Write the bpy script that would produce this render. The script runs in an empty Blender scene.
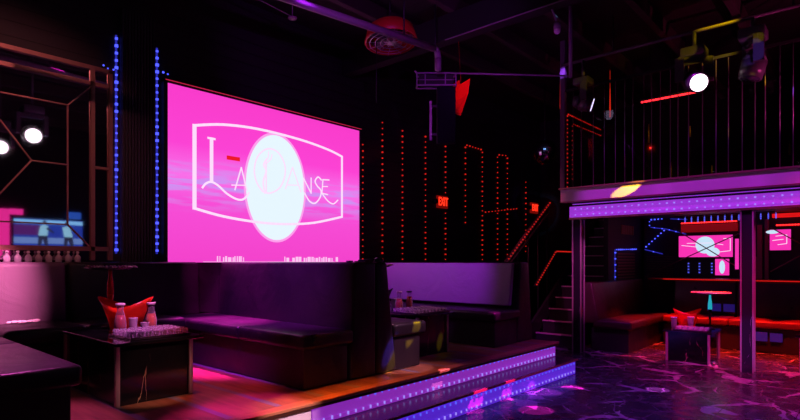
import bpy, bmesh, math, random
from mathutils import Vector, Matrix, Euler
random.seed(7)
SC = bpy.context.scene
COL = SC.collection
PI = math.pi

# ------------------------------------------------------------------ materials
def srgb(h):
    r = [int(h[i:i+2], 16)/255 for i in (0, 2, 4)]
    return tuple((c/12.92 if c <= .04045 else ((c+.055)/1.055)**2.4) for c in r) + (1,)

def mat(name, col, rough=.5, metal=0, emis=None, es=0, spec=.5, sample=False, coat=0):
    m = bpy.data.materials.new(name); m.use_nodes = True
    b = m.node_tree.nodes['Principled BSDF']
    b.inputs['Base Color'].default_value = col if len(col) == 4 else (*col, 1)
    b.inputs['Roughness'].default_value = rough
    b.inputs['Metallic'].default_value = metal
    b.inputs['Specular IOR Level'].default_value = spec
    b.inputs['Coat Weight'].default_value = coat
    if emis:
        b.inputs['Emission Color'].default_value = emis if len(emis) == 4 else (*emis, 1)
        b.inputs['Emission Strength'].default_value = es
        if not sample:
            m.cycles.emission_sampling = 'NONE'
    return m

class N:
    """tiny node-graph helper"""
    def __init__(s, m): s.t = m.node_tree; s.b = s.t.nodes['Principled BSDF']
    def add(s, typ, **kw):
        n = s.t.nodes.new(typ)
        for k, v in kw.items():
            if k.startswith('_'): setattr(n, k[1:], v)
            else: n.inputs[k.replace('__', ' ')].default_value = v
        return n
    def link(s, a, b): s.t.links.new(a, b)
    def math(s, op, a, b=None, c=None):
        n = s.t.nodes.new('ShaderNodeMath'); n.operation = op
        for i, v in enumerate((a, b, c)):
            if v is None: continue
            if isinstance(v, (int, float)): n.inputs[i].default_value = v
            else: s.link(v, n.inputs[i])
        return n.outputs[0]
    def ramp(s, fac, stops):
        n = s.t.nodes.new('ShaderNodeValToRGB')
        e = n.color_ramp.elements
        while len(e) < len(stops): e.new(.5)
        for i, (p, c) in enumerate(stops):
            e[i].position = p; e[i].color = c if len(c) == 4 else (*c, 1)
        s.link(fac, n.inputs[0]); return n.outputs[0]
    def mix(s, f, a, b):
        n = s.t.nodes.new('ShaderNodeMix'); n.data_type = 'RGBA'
        for sock, v in ((n.inputs[0], f), (n.inputs[6], a), (n.inputs[7], b)):
            if isinstance(v, (int, float)): sock.default_value = v
            elif isinstance(v, tuple): sock.default_value = v if len(v) == 4 else (*v, 1)
            else: s.link(v, sock)
        return n.outputs[2]
    def pos(s):
        n = s.t.nodes.new('ShaderNodeNewGeometry'); x = s.t.nodes.new('ShaderNodeSeparateXYZ')
        s.link(n.outputs['Position'], x.inputs[0]); return n.outputs['Position'], x.outputs
    def bump(s, h, st=.3, d=.01):
        n = s.add('ShaderNodeBump', Strength=st, Distance=d); s.link(h, n.inputs['Height'])
        s.link(n.outputs[0], s.b.inputs['Normal'])

def leather(name, col, rough=.34, spec=.5):
    m = mat(name, col, rough, spec=spec); n = N(m)
    p, _ = n.pos()
    a = n.add('ShaderNodeTexNoise', Scale=2.2, Detail=5.0, Distortion=1.2); n.link(p, a.inputs['Vector'])
    c = n.add('ShaderNodeTexVoronoi', Scale=160.0); n.link(p, c.inputs['Vector'])
    h = n.math('ADD', n.math('MULTIPLY', a.outputs[0], 3.0), n.math('MULTIPLY', c.outputs[0], .12))
    n.bump(h, .45, .012)
    n.link(n.ramp(a.outputs[0], [(.3, (rough*.8,)*3), (.7, (rough*1.3,)*3)]), n.b.inputs['Roughness'])
    return m

def planks(name, c1, c2, w, axis, rough=.6, bump=.5):
    m = mat(name, c1, rough); n = N(m); p, x = n.pos()
    s = n.math('FRACT', n.math('DIVIDE', x[axis], w))
    e = n.math('LESS_THAN', s, .07)
    a = n.add('ShaderNodeTexNoise', Scale=3.0, Detail=6.0); n.link(p, a.inputs['Vector'])
    n.link(n.mix(e, n.mix(a.outputs[0], c1, c2), (0, 0, 0)), n.b.inputs['Base Color'])
    n.bump(n.math('ADD', n.math('SUBTRACT', 1.0, e), n.math('MULTIPLY', a.outputs[0], .5)), bump, .01)
    return m

def marble_floor():
    m = mat('floor marble', (.03, .03, .035), .22, spec=.6); n = N(m); p, x = n.pos()
    w = n.add('ShaderNodeTexNoise', Scale=1.3, Detail=4.0); n.link(p, w.inputs['Vector'])
    off = n.add('ShaderNodeVectorMath', _operation='MULTIPLY_ADD')
    n.link(w.outputs['Color'], off.inputs[0]); off.inputs[1].default_value = (.55, .55, 0); n.link(p, off.inputs[2])
    v = n.add('ShaderNodeTexVoronoi', Scale=1.5, _feature='DISTANCE_TO_EDGE'); n.link(off.outputs[0], v.inputs['Vector'])
    wid = n.add('ShaderNodeTexNoise', Scale=2.2, Detail=2.0); n.link(p, wid.inputs['Vector'])
    thr = n.math('MULTIPLY', n.math('MAXIMUM', n.math('SUBTRACT', wid.outputs[0], .45), 0.0), .26)
    vein = n.math('LESS_THAN', v.outputs['Distance'], thr)
    fine = n.add('ShaderNodeTexVoronoi', Scale=3.1, _feature='DISTANCE_TO_EDGE'); n.link(off.outputs[0], fine.inputs['Vector'])
    fv = n.math('MULTIPLY', n.math('LESS_THAN', fine.outputs['Distance'], .012), .35)
    cl = n.add('ShaderNodeTexNoise', Scale=5.0, Detail=6.0); n.link(p, cl.inputs['Vector'])
    base = n.mix(cl.outputs[0], (.012, .012, .016), (.09, .085, .1))
    c = n.mix(n.math('MAXIMUM', n.math('MULTIPLY', vein, .85), fv), base, (.5, .45, .52))
    gx = n.math('LESS_THAN', n.math('FRACT', n.math('DIVIDE', x[0], 1.2)), .006)
    gy = n.math('LESS_THAN', n.math('FRACT', n.math('DIVIDE', x[1], .6)), .012)
    g = n.math('MAXIMUM', gx, gy)
    n.link(n.mix(g, c, (.01, .01, .01)), n.b.inputs['Base Color'])
    n.link(n.ramp(cl.outputs[0], [(.3, (.16,)*3), (.7, (.34,)*3)]), n.b.inputs['Roughness'])
    return m

def stage_wood():
    m = mat('stage wood', (.2, .08, .04), .38, spec=.5); n = N(m); p, x = n.pos()
    sc = n.add('ShaderNodeMapping'); n.link(p, sc.inputs[0]); sc.inputs['Scale'].default_value = (14, 1.5, 1)
    g = n.add('ShaderNodeTexNoise', Scale=1.5, Detail=7.0); n.link(sc.outputs[0], g.inputs['Vector'])
    c = n.mix(g.outputs[0], (.04, .012, .006), (.5, .24, .11))
    s = n.math('LESS_THAN', n.math('FRACT', n.math('DIVIDE', n.math('ADD', x[0], .08), .42)), .13)
    n.link(n.mix(s, c, (.2, .2, .24)), n.b.inputs['Base Color'])
    n.bump(g.outputs[0], .25, .004)
    return m

def black_marble(name, scale=1.0, veincol=(.5, .36, .2), base=(.006, .006, .007)):
    m = mat(name, base, .12, spec=.5); n = N(m)
    tc = n.add('ShaderNodeTexCoord'); mp = n.add('ShaderNodeMapping'); n.link(tc.outputs['Object'], mp.inputs[0])
    mp.inputs['Rotation'].default_value = (.8, .35, 1.0); mp.inputs['Scale'].default_value = (3.2*scale, 3.2*scale, 1.0*scale)
    w = n.add('ShaderNodeTexNoise', Scale=1.6, Detail=5.0); n.link(mp.outputs[0], w.inputs['Vector'])
    o = n.add('ShaderNodeVectorMath', _operation='MULTIPLY_ADD'); n.link(w.outputs['Color'], o.inputs[0])
    o.inputs[1].default_value = (.6, .6, .6); n.link(mp.outputs[0], o.inputs[2])
    v = n.add('ShaderNodeTexVoronoi', Scale=1.3, _feature='DISTANCE_TO_EDGE'); n.link(o.outputs[0], v.inputs['Vector'])
    k = n.add('ShaderNodeTexNoise', Scale=2.3); n.link(mp.outputs[0], k.inputs['Vector'])
    t = n.math('MULTIPLY', n.math('MAXIMUM', n.math('SUBTRACT', k.outputs[0], .50), 0.0), .12)
    n.link(n.mix(n.math('LESS_THAN', v.outputs['Distance'], t), base, veincol), n.b.inputs['Base Color'])
    return m

def glassy(name, tint, fac=.25, rough=.05):
    m = bpy.data.materials.new(name); m.use_nodes = True; t = m.node_tree; t.nodes.clear()
    o = t.nodes.new('ShaderNodeOutputMaterial'); mx = t.nodes.new('ShaderNodeMixShader')
    tr = t.nodes.new('ShaderNodeBsdfTransparent'); gl = t.nodes.new('ShaderNodeBsdfPrincipled')
    tr.inputs[0].default_value = (*tint, 1); gl.inputs['Base Color'].default_value = (.75, .72, .8, 1)
    gl.inputs['Roughness'].default_value = rough; gl.inputs['Specular IOR Level'].default_value = 1
    lw = t.nodes.new('ShaderNodeLayerWeight'); lw.inputs[0].default_value = .35
    ma = t.nodes.new('ShaderNodeMath'); ma.operation = 'MULTIPLY_ADD'; ma.inputs[1].default_value = .6; ma.inputs[2].default_value = fac
    t.links.new(lw.outputs['Facing'], ma.inputs[0]); t.links.new(ma.outputs[0], mx.inputs[0])
    t.links.new(tr.outputs[0], mx.inputs[1]); t.links.new(gl.outputs[0], mx.inputs[2]); t.links.new(mx.outputs[0], o.inputs[0])
    return m

def pane_mat():
    m = bpy.data.materials.new('smoked pane'); m.use_nodes = True; t = m.node_tree; t.nodes.clear()
    o = t.nodes.new('ShaderNodeOutputMaterial'); mx = t.nodes.new('ShaderNodeMixShader'); mx.inputs[0].default_value = .05
    tr = t.nodes.new('ShaderNodeBsdfTransparent'); gl = t.nodes.new('ShaderNodeBsdfGlossy'); gl.inputs['Roughness'].default_value = .04
    tr.inputs[0].default_value = (.7, .66, .72, 1); gl.inputs[0].default_value = (.6, .6, .6, 1)
    t.links.new(tr.outputs[0], mx.inputs[1]); t.links.new(gl.outputs[0], mx.inputs[2]); t.links.new(mx.outputs[0], o.inputs[0]); return m

def screen_mat():
    m = mat('screen picture', (.01, .01, .01), .5, emis=(1, .1, .7), es=1, sample=True); n = N(m); p, x = n.pos()
    z = x[2]
    mp = n.add('ShaderNodeMapping'); n.link(p, mp.inputs[0]); mp.inputs['Scale'].default_value = (1.1, 1, 9)
    c = n.add('ShaderNodeTexNoise', Scale=1.6, Detail=6.0); n.link(mp.outputs[0], c.inputs['Vector'])
    band = n.math('SUBTRACT', 1.0, n.math('MINIMUM', n.math('MULTIPLY', n.math('ABSOLUTE', n.math('SUBTRACT', z, 2.52)), 2.6), 1.0))
    cl = n.math('MULTIPLY', band, n.ramp(c.outputs[0], [(.44, (0,)*3), (.58, (1,)*3)]))
    grad = n.ramp(n.math('DIVIDE', n.math('SUBTRACT', z, 1.49), 2.26),
                  [(0, (.9, .055, .60)), (.35, (.93, .075, .68)), (.5, (.95, .16, .82)), (.68, (.97, .055, .66)), (1, (.95, .045, .60))])
    n.link(n.mix(n.math('MULTIPLY', cl, .9), grad, (.55, .32, .92)), n.b.inputs['Emission Color'])
    n.b.inputs['Emission Strength'].default_value = 1.0
    return m

LE = leather('black leather', (.016, .014, .017))
LE2 = leather('sofa base leather', (.022, .017, .02), .45)
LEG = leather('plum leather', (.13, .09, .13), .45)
METAL = mat('brushed trim', (.6, .5, .5), .35, .3)
DMETAL = mat('dark metal', (.03, .03, .035), .45, .6)
PIPE = mat('painted pipe', (.25, .22, .27), .45)
BLACK = mat('black paint', (.012, .012, .014), .6)
FLOORM = marble_floor()
WOOD = stage_wood()
NOSE = mat('nosing wood', (.45, .2, .09), .3)
EDGE = mat('nosing dark edge', (.06, .025, .015), .3)
TBL = black_marble('table marble')
COLM = black_marble('column marble', .8, (.5, .42, .5), (.03, .028, .04))
TOPG = mat('black glass', (.008, .008, .01), .06, spec=.6)
WALLD = planks('dark wall boards', (.012, .010, .014), (.022, .018, .024), .16, 2)
WALLP = mat('black wall', (.014, .012, .016), .7)
CEILM = planks('black ceiling boards', (.010, .008, .010), (.022, .016, .018), .22, 0)
JOIST = mat('stained joist', (.045, .03, .03), .6)
MIRROR = mat('mirror glass', (.75, .72, .78), .03, 1)
BRASS = mat('antique brass', (.42, .22, .18), .4, .7)
WHITEP = mat('pale laminate', (.75, .72, .75), .4)
RED = mat('red plastic', (.75, .03, .01), .3, emis=(.9, .03, .005), es=.0)
REDT = mat('translucent red tub', (.95, .06, .02), .3)
REDT.node_tree.nodes['Principled BSDF'].inputs['Transmission Weight'].default_value = .0
REDT.node_tree.nodes['Principled BSDF'].inputs['Subsurface Weight'].default_value = .0
JUICE = mat('orange juice', (.75, .18, .03), .25)
JUICER = mat('red juice', (.45, .03, .03), .25)
CUP = glassy('clear plastic cup', (.8, .75, .85), .55, .2)
GLASS = glassy('clear glass', (.92, .88, .94), .10)
LID = mat('white lid', (.8, .75, .78), .4)
SCREEN = screen_mat()
E_WHITE = mat('lit white', (0, 0, 0), .5, emis=(.93, .93, 1), es=1.0)
E_LINE = mat('lit pinkish line', (0, 0, 0), .5, emis=(.98, .72, .97), es=1.0)
E_RED = mat('lit red block', (0, 0, 0), .5, emis=(.85, .01, .02), es=1)
D_BLUE = mat('blue diode', (.05, .05, .1), .4, emis=(.07, .09, 1), es=1.7)
D_RED = mat('red diode', (.08, .02, .02), .4, emis=(1, .022, .012), es=.62)
D_REDS = mat('bright red diode', (.08, .02, .02), .4, emis=(1, .02, .02), es=2.6)
D_VIO = mat('violet diode', (.1, .1, .2), .4, emis=(.36, .26, 1), es=.95)
D_BV = mat('blue violet diode', (.1, .1, .2), .4, emis=(.10, .12, 1), es=.95)
TUBEB = mat('blue glow tape', (.02, .02, .05), .4, emis=(.06, .06, 1), es=.35)
TUBER = mat('red glow tape', (.05, .01, .01), .4, emis=(1, .01, .01), es=.5)
CABLE = mat('led cable', (.02, .02, .03), .5)
LENS = mat('lit lens', (.5, .5, .5), .3, emis=(1, .78, .88), es=4)
LENS2 = mat('lit small lens', (.5, .5, .5), .3, emis=(.7, .6, 1), es=1.6)
EXITR = mat('exit letters', (.1, 0, 0), .5, emis=(1, .03, .01), es=1.6)
EXITB = mat('exit face', (.15, .01, .01), .5, emis=(.6, .01, .005), es=.25)
CLOTHR = mat('red cloth', (.55, .02, .01), .7)
TVB = mat('tv sky blue', (0, 0, 0), .3, emis=(.03, .12, .6), es=.7)

# ------------------------------------------------------------------ mesh tools
class B:
    def __init__(s): s.bm = bmesh.new()
    def _take(s, tmp, mi, smooth, mx=None):
        for f in tmp.faces: f.material_index = mi; f.smooth = smooth
        if mx is not None: bmesh.ops.transform(tmp, matrix=mx, verts=tmp.verts)
        me = bpy.data.meshes.new('t'); tmp.to_mesh(me); tmp.free(); s.bm.from_mesh(me); bpy.data.meshes.remove(me)
        return s
    def box(s, x0, x1, y0, y1, z0, z1, bev=0, seg=2, mi=0, mx=None, top=None):
        t = bmesh.new(); bmesh.ops.create_cube(t, size=1)
        for v in t.verts:
            v.co = Vector((x0+(v.co.x+.5)*(x1-x0), y0+(v.co.y+.5)*(y1-y0), z0+(v.co.z+.5)*(z1-z0)))
            if top and v.co.z > (z0+z1)/2:      # shift the top's sides: (dx0,dx1,dy0,dy1)
                v.co.x += top[0] if v.co.x < (x0+x1)/2 else top[1]
                v.co.y += top[2] if v.co.y < (y0+y1)/2 else top[3]
        if bev: bmesh.ops.bevel(t, geom=t.edges[:], offset=bev, segments=seg, profile=.5, affect='EDGES')
        return s._take(t, mi, bev > .012, mx)
    def cyl(s, a, b, r, r2=None, n=12, mi=0, cap=True):
        a, b = Vector(a), Vector(b); d = b-a; t = bmesh.new()
        bmesh.ops.create_cone(t, cap_ends=cap, segments=n, radius1=r, radius2=r if r2 is None else r2, depth=d.length)
        mx = Matrix.Translation((a+b)/2) @ d.to_track_quat('Z', 'Y').to_matrix().to_4x4()
        return s._take(t, mi, True, mx)
    def bar(s, a, b, w, h=None, mi=0, up='Z'):
        a, b = Vector(a), Vector(b); d = b-a; h = h or w; t = bmesh.new(); bmesh.ops.create_cube(t, size=1)
        for v in t.verts: v.co = Vector((v.co.x*w, v.co.y*h, v.co.z*d.length))
        return s._take(t, mi, False, Matrix.Translation((a+b)/2) @ d.to_track_quat('Z', 'Y').to_matrix().to_4x4())
    def lathe(s, prof, c=(0, 0, 0), n=20, mi=0, mx=None, sx=1, sy=1, cap=True):
        t = bmesh.new(); rings = []
        for r, z in prof:
            rings.append([t.verts.new((c[0]+sx*r*math.cos(2*PI*k/n), c[1]+sy*r*math.sin(2*PI*k/n), c[2]+z)) for k in range(n)])
        for i in range(len(rings)-1):
            for k in range(n):
                t.faces.new((rings[i][k], rings[i][(k+1) % n], rings[i+1][(k+1) % n], rings[i+1][k]))
        if cap and prof[0][0] > 1e-4: t.faces.new(rings[0][::-1])
        if cap and prof[-1][0] > 1e-4 and prof[-1][1] > prof[0][1]-.001 and len(prof) % 2 == 0: t.faces.new(rings[-1])
        return s._take(t, mi, True, mx)
    def prism(s, pts, d, mi=0, mx=None):
        """pts: 3-D polygon, extruded by vector d"""
        t = bmesh.new(); a = [t.verts.new(p) for p in pts]; b = [t.verts.new(Vector(p)+Vector(d)) for p in pts]
        t.faces.new(a); t.faces.new(b[::-1]); n = len(a)
        for i in range(n): t.faces.new((a[i], b[i], b[(i+1) % n], a[(i+1) % n]))
        bmesh.ops.recalc_face_normals(t, faces=t.faces)
        return s._take(t, mi, False, mx)
    def rot(s, c, yaw):
        bmesh.ops.transform(s.bm, matrix=Matrix.Translation(c) @ Matrix.Rotation(yaw, 4, 'Z') @ Matrix.Translation(-Vector(c)), verts=s.bm.verts); return s
    def tube(s, pts, r, n=8, mi=0):
        for a, b in zip(pts, pts[1:]):
            s.cyl(a, b, r, n=n, mi=mi)
        return s
    def sphere(s, c, r, sz=1, n=20, mi=0, flat=False):
        t = bmesh.new(); bmesh.ops.create_uvsphere(t, u_segments=n, v_segments=n*2//3, radius=r)
        return s._take(t, mi, not flat, Matrix.Translation(c) @ Matrix.Diagonal((1, 1, sz, 1)))

ORG = {}
def org(o):
    v = Vector((0, 0, 0))
    while o is not None: v += o.location; o = o.parent
    return v
def build(name, b, mats, parent=None, origin=None, off=None):
    """link a bmesh as ONE mesh object; coordinates given in world space"""
    me = bpy.data.meshes.new(name); base = org(parent) if parent else Vector(origin or (0, 0, 0))
    bmesh.ops.translate(b.bm, verts=b.bm.verts, vec=-base)
    b.bm.to_mesh(me); b.bm.free()
    for m in (mats if isinstance(mats, (list, tuple)) else [mats]): me.materials.append(m)
    o = bpy.data.objects.new(name, me); COL.objects.link(o)
    if parent: o.parent = parent
    else: o.location = base
    return o
def tag(o, label=None, cat=None, group=None, kind=None):
    if label: o['label'] = label
    if cat: o['category'] = cat
    if group: o['group'] = group
    if kind: o['kind'] = kind
    return o
def thing(name, label, cat, loc=(0, 0, 0), group=None):
    o = bpy.data.objects.new(name, None); o.empty_display_size = .1; COL.objects.link(o); o.location = loc
    return tag(o, label, cat, group)
def struct(name, b, m): return tag(build(name, b, m), kind='structure')
def copy_tree(o, parent=None):
    c = o.copy(); COL.objects.link(c)
    if parent is not None: c.parent = parent
    for ch in [q for q in bpy.data.objects if q.parent == o]: copy_tree(ch, c)
    return c

# ------------------------------------------------------------------ setting
WY = 6.75           # screen wall
struct('floor', B().box(-2, 13.2, -3.2, WY, -.1, 0), FLOORM)
struct('ceiling', B().box(-2, 13.2, -3.2, WY, 5.2, 5.3), CEILM)
struct('wall_back', B().box(-2.1, 13.3, WY, WY+.12, -.1, 5.3), WALLD)
struct('wall_left', B().box(-2.12, -2, -3.2, WY, -.1, 5.3), WALLP)
struct('wall_right', B().box(13.2, 13.32, -3.2, WY, -.1, 5.3), WALLP)
struct('wall_front', B().box(-2.1, 13.3, -3.32, -3.2, -.1, 5.3), WALLP)
struct('wall_lounge', B().box(12.2, 12.32, -3.2, 3.8, 0, 2.415), mat('plum wall paint', (.03, .02, .03), .6))
struct('wall_stair', B().box(10.3, 12.3, 3.86, 3.95, 0, 2.455), WALLP)

# raised platform with two lit risers
PX = 7.02
pf = thing('raised_platform', 'raised wooden seating platform with two violet lit steps', 'platform', (2.5, 3.35, 0))
build('deck', B().box(-1.99, PX, 3.37, WY-.003, .02, .40), [WOOD], pf)
nb = B().box(-1.99, PX+.03, 3.315, 3.42, .372, .402, .006, 1)
build('nosing', nb, NOSE, pf)
build('edge_strip', B().box(-1.99, PX+.03, 3.325, 3.375, .345, .373), EDGE, pf)
RIS = mat('backlit riser', (.35, .25, .4), .35, emis=(.34, .03, .62), es=.62, sample=True)
RIS2 = mat('backlit lower riser', (.3, .2, .4), .35, emis=(.10, .02, .70), es=.75, sample=True)
build('upper_riser', B().box(2.73, PX-.02, 3.352, 3.372, .205, .35), RIS, pf)
build('pale_riser_panel', B().box(-1.99, 2.715, 3.352, 3.372, .205, .35), WHITEP, pf)
tb = B().box(-1.99, PX-.05, 3.07, 3.37, .02, .172).box(-1.99, PX, 3.04, 3.372, .172, .2, .004, 1)
build('tread', tb, [mat('dark tread', (.03, .02, .03), .18)], pf)
build('tread_edge', B().box(-1.99, PX, 3.030, 3.042, .176, .2), NOSE, pf)
build('lower_riser', B().box(-1.99, PX-.05, 3.052, 3.068, .005, .172), RIS2, pf)

def diodes(pts, step, size, b=None, mi=0, out=(0, -1, 0), jit=0.0, tall=1.0, tape=None):
    b = b or B(); d = Vector(out)
    for a, c in zip(pts, pts[1:]):
        a, c = Vector(a), Vector(c); L = (c-a).length; n = max(1, int(L/step))
        for k in range(n):
            p = a.lerp(c, (k+.5)/n) + d*.008
            s = size*(1+random.uniform(-jit, jit))
            b.box(p.x-s/2, p.x+s/2, p.y-s/2, p.y+s/2, p.z-s*tall/2, p.z+s*tall/2, mi=mi)
        if tape is not None: b.bar(a, c, .006, .012, mi=tape)
    return b
build('diode_row', diodes([(2.7, 3.345, .235), (PX-.05, 3.345, .235)], .088, .012, jit=.2, tall=2.2, tape=1), [D_VIO, RIS], pf)
build('diode_row', diodes([(3.2, 3.345, .335), (PX-.05, 3.345, .335)], .088, .012, jit=.2, tape=1), [D_BV, RIS], pf)
build('diode_row', diodes([(2.4, 3.045, .15), (PX-.08, 3.045, .15)], .088, .011, jit=.2, tall=2, tape=1), [D_BV, RIS2], pf)
build('diode_row', diodes([(2.4, 3.045, .045), (PX-.08, 3.045, .045)], .088, .011, jit=.2, tall=2.2, tape=1), [D_VIO, RIS2], pf)

# ceiling joists and beams
for k in range(9):
    y = -2.4+k*.98
    tag(build('ceiling_joist', B().box(-1.98, 13.18, y-.05, y+.05, 4.98, 5.2, .006, 1), JOIST, origin=(5, y, 4.98)),
        'dark wooden joist running across under the black ceiling', 'joist', 'ceiling joists')
beam = thing('ceiling_beam', 'heavy dark beam with a bright purple lower edge above the platform front', 'beam', (6.15, 3.6, 4.6))
build('web', B().box(6.1, 6.28, 1.6, 6.7, 4.62, 4.98), BLACK, beam)
build('flange', B().box(6.075, 6.09, 2.76, 4.56, 4.608, 4.62), PIPE, beam)

# ------------------------------------------------------------------ main LED screen
scr = thing('video_screen', 'huge pink video wall showing a white oval moon and club logo', 'screen', (4.79, 6.7, 1.49))
X0, X1, Z0, Z1 = 3.12, 6.46, 1.49, 3.75
SY = 6.68
pan = build('panel', B().box(X0, X1, SY, 6.74, Z0, Z1), SCREEN, scr)
fb = B().box(X0-.05, X0, 6.66, 6.75, Z0-.05, Z1+.05).box(X1, X1+.05, 6.66, 6.75, Z0-.05, Z1+.05)
fb.box(X0-.05, X1+.05, 6.66, 6.75, Z1, Z1+.05).box(X0-.05, X1+.05, 6.66, 6.75, Z0-.05, Z0)
build('bezel', fb, BLACK, scr)
build('red_edge_light', B().box(X0-.03, X1+.03, 6.650, 6.658, Z1+.025, Z1+.034), mat('dim red tape', (.1, .01, .02), .4, emis=(.7, .02, .08), es=.7), scr)
cx, cz = 4.79, 2.62
def disc(cx, cz, rx, rz, y, d, n=64, mx=None):
    return B().prism([(cx+rx*math.cos(2*PI*k/n), y, cz+rz*math.sin(2*PI*k/n)) for k in range(n)], (0, d, 0), mx=mx)
build('moon_glow', disc(4.76, 2.60, .55, .81, SY-.001, .001), mat('moon glow', (0, 0, 0), emis=(1, .35, .85), es=1), pan)
build('moon', disc(4.76, 2.60, .515, .775, SY-.003, .002), mat('moon white', (0, 0, 0), emis=(.80, .93, 1), es=1), pan)
def ribbon(b, pts, w, y=SY-.006, wz=None):
    """flat stroke: thickness w, in the plane of the screen"""
    q = [Vector((cx+u, y, cz+v)) for u, v in pts]
    for a, c in zip(q, q[1:]):
        d = (c-a).normalized(); e = Vector((-d.z, 0, d.x))*w/2; ext = d*w*.3
        b.prism([a-ext+e, c+ext+e, c+ext-e, a-ext-e], (0, .003, 0))
    return b
def smooth(pts, n=5):
    out = []
    P = [pts[0]]+list(pts)+[pts[-1]]
    for i in range(1, len(P)-2):
        p0, p1, p2, p3 = P[i-1:i+3]
        for k in range(n):
            t = k/n
            out.append(tuple(.5*((2*p1[j])+(-p0[j]+p2[j])*t+(2*p0[j]-5*p1[j]+4*p2[j]-p3[j])*t*t+(-p0[j]+3*p1[j]-3*p2[j]+p3[j])*t**3) for j in (0, 1)))
    out.append(pts[-1]); return out
b = B()
ribbon(b, smooth([(-1.31, .66), (-.89, .75), (-.33, .79), (.41, .765), (.96, .70), (1.27, .63)]), .035)
ribbon(b, smooth([(-1.31, -.42), (-.89, -.50), (-.33, -.55), (.15, -.55), (.68, -.50), (1.27, -.37)]), .035)
ribbon(b, [(-1.31, .66), (-1.31, -.42)], .055); ribbon(b, [(1.27, .63), (1.27, -.37)], .04)
build('logo_frame', b, E_LINE, pan)
W = .028; b = B()
ribbon(b, [(-1.12, .53), (-1.02, .53)], W); ribbon(b, [(-1.07, .53), (-1.07, -.05)], .05)
ribbon(b, smooth([(-1.2, -.14), (-1.15, -.08), (-1.07, -.05), (-.97, -.09), (-.85, -.18), (-.72, -.24), (-.62, -.25), (-.55, -.21), (-.50, -.14)]), W)
ribbon(b, [(-.72, -.12), (-.62, .2), (-.53, -.11)], .02); ribbon(b, [(-.77, -.06), (-.55, -.04)], .016)
ribbon(b, [(-.21, .33), (-.21, -.11)], .022)
ribbon(b, smooth([(-.27, -.1), (-.37, .02), (-.41, .2), (-.35, .4), (-.19, .53), (-.01, .51), (.11, .36), (.12, .18), (.03, -.01), (-.14, -.11), (-.27, -.1)]), .024)
ribbon(b, smooth([(-.23, -.12), (-.26, .04), (-.21, .2), (-.25, .29), (-.2, .38)]), .03)
ribbon(b, smooth([(-.24, .3), (-.18, .4), (-.17, .49)]), .016); ribbon(b, smooth([(-.2, .32), (-.13, .39), (-.11, .46)]), .016)
ribbon(b, [(.13, -.02), (.26, .32), (.42, -.04)], .02); ribbon(b, [(.15, .04), (.38, .06)], .016)
ribbon(b, [(.47, -.03), (.47, .18), (.62, -.04), (.62, .2)], .02)
ribbon(b, smooth([(.83, .19), (.76, .23), (.70, .16), (.74, .09), (.82, .02), (.80, -.09), (.70, -.19), (.59, -.17), (.49, -.05)]), .022)
ribbon(b, [(.99, .21), (.86, .2), (.84, -.02), (.96, -.03)], .02); ribbon(b, [(.86, .09), (.96, .1)], .016)
ribbon(b, smooth([(.84, -.02), (.96, -.13), (1.08, -.17), (1.18, -.1)]), .02)
build('logo_lettering', b, E_LINE, pan)
build('red_block', ribbon(B(), [(-.83, .31), (-.66, .31)], .055, SY-.008), E_RED, pan)
b = B().box(3.6, 5.9, SY-.0025, SY-.001, 1.500, 1.506); x = 3.80
while x < 5.95:
    w = random.choice((.012, .018, .03, .05))
    if (x < 4.22 and random.random() < .75) or (4.9 < x < 5.86 and random.random() < .85) or random.random() < .02:
        b.box(x, x+w, SY-.003, SY-.001, 1.505, 1.505+random.choice((.06, .075, .075)))
    x += w+random.choice((.008, .014, .02))
build('glitch_bars', b, mat('lit glitch', (0, 0, 0), emis=(1, .55, .9), es=1), pan)

# ------------------------------------------------------------------ slatted panel and LED strings
b = B().box(2.58, 2.98, 6.70, 6.748, 1.5, 4.5)
for k in range(11): b.box(2.585+k*.036, 2.607+k*.036, 6.68, 6.70, 1.5, 4.5)
tag(build('slatted_wall_panel', b, mat('slat charcoal', (.035, .032, .045), .5), origin=(2.78, 6.72, 1.5)), 'black vertical ribbed wall panel between two blue light strings', 'panel')

def light_string(name, label, pts, dm, cable, step, size, cat='light string', group=None, out=(0, -1, 0), jit=.25, cr=.004, tall=1.0):
    o = Vector(pts[0]); b = B().tube(pts, cr, 6, 1)
    diodes(pts, step, size, b, 0, out, jit, tall)
    return tag(build(name, b, [dm, cable], origin=o), label, cat, group)
light_string('led_string', 'vertical blue LED string along the right side of the mirror frame', [(2.54, 6.7445, 1.6), (2.54, 6.7445, 4.18)], D_BLUE, TUBEB, .085, .026, cr=.012)
light_string('led_string', 'vertical blue LED string just left of the pink screen', [(3.02, 6.7445, 1.6), (3.02, 6.7445, 4.17)], D_BLUE, TUBEB, .085, .026, cr=.012)
light_string('led_string', 'short blue LED lead at the upper left corner of the pink screen', [(3.03, 6.66, 3.86), (3.14, 6.65, 3.84)], D_BLUE, CABLE, .05, .016)
light_string('led_string', 'short blue LED tail at the top right corner of the mirror frame', [(2.36, 6.70, 3.78), (2.45, 6.69, 3.73), (2.53, 6.70, 3.76)], D_BLUE, CABLE, .045, .016)
rd = [('just right of the pink screen, first of the row', 6.6, 3.6, 1.5), ('second right of the pink screen', 7.1, 4.08, 1.5), ('third right of the pink screen', 7.65, 4.03, 1.5),
      ('fourth right of the pink screen', 8.34, 4.04, 1.5), ('rising behind the exit sign left of the door arch', 9.0, 3.95, 1.5)]
for s, x, z1, z0 in rd:
    light_string('led_string', 'vertical red LED string '+s, [(x, 6.7445, z0), (x, 6.7445, z1)], D_RED, CABLE, .105, .021)
light_string('led_string', 'red LED string forming a tall narrow doorway outline', [(9.72, 6.7445, 2.3), (9.72, 6.7445, 4.05), (10.39, 6.7445, 4.04), (10.39, 6.7445, 1.5)], D_RED, CABLE, .11, .021)
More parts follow.
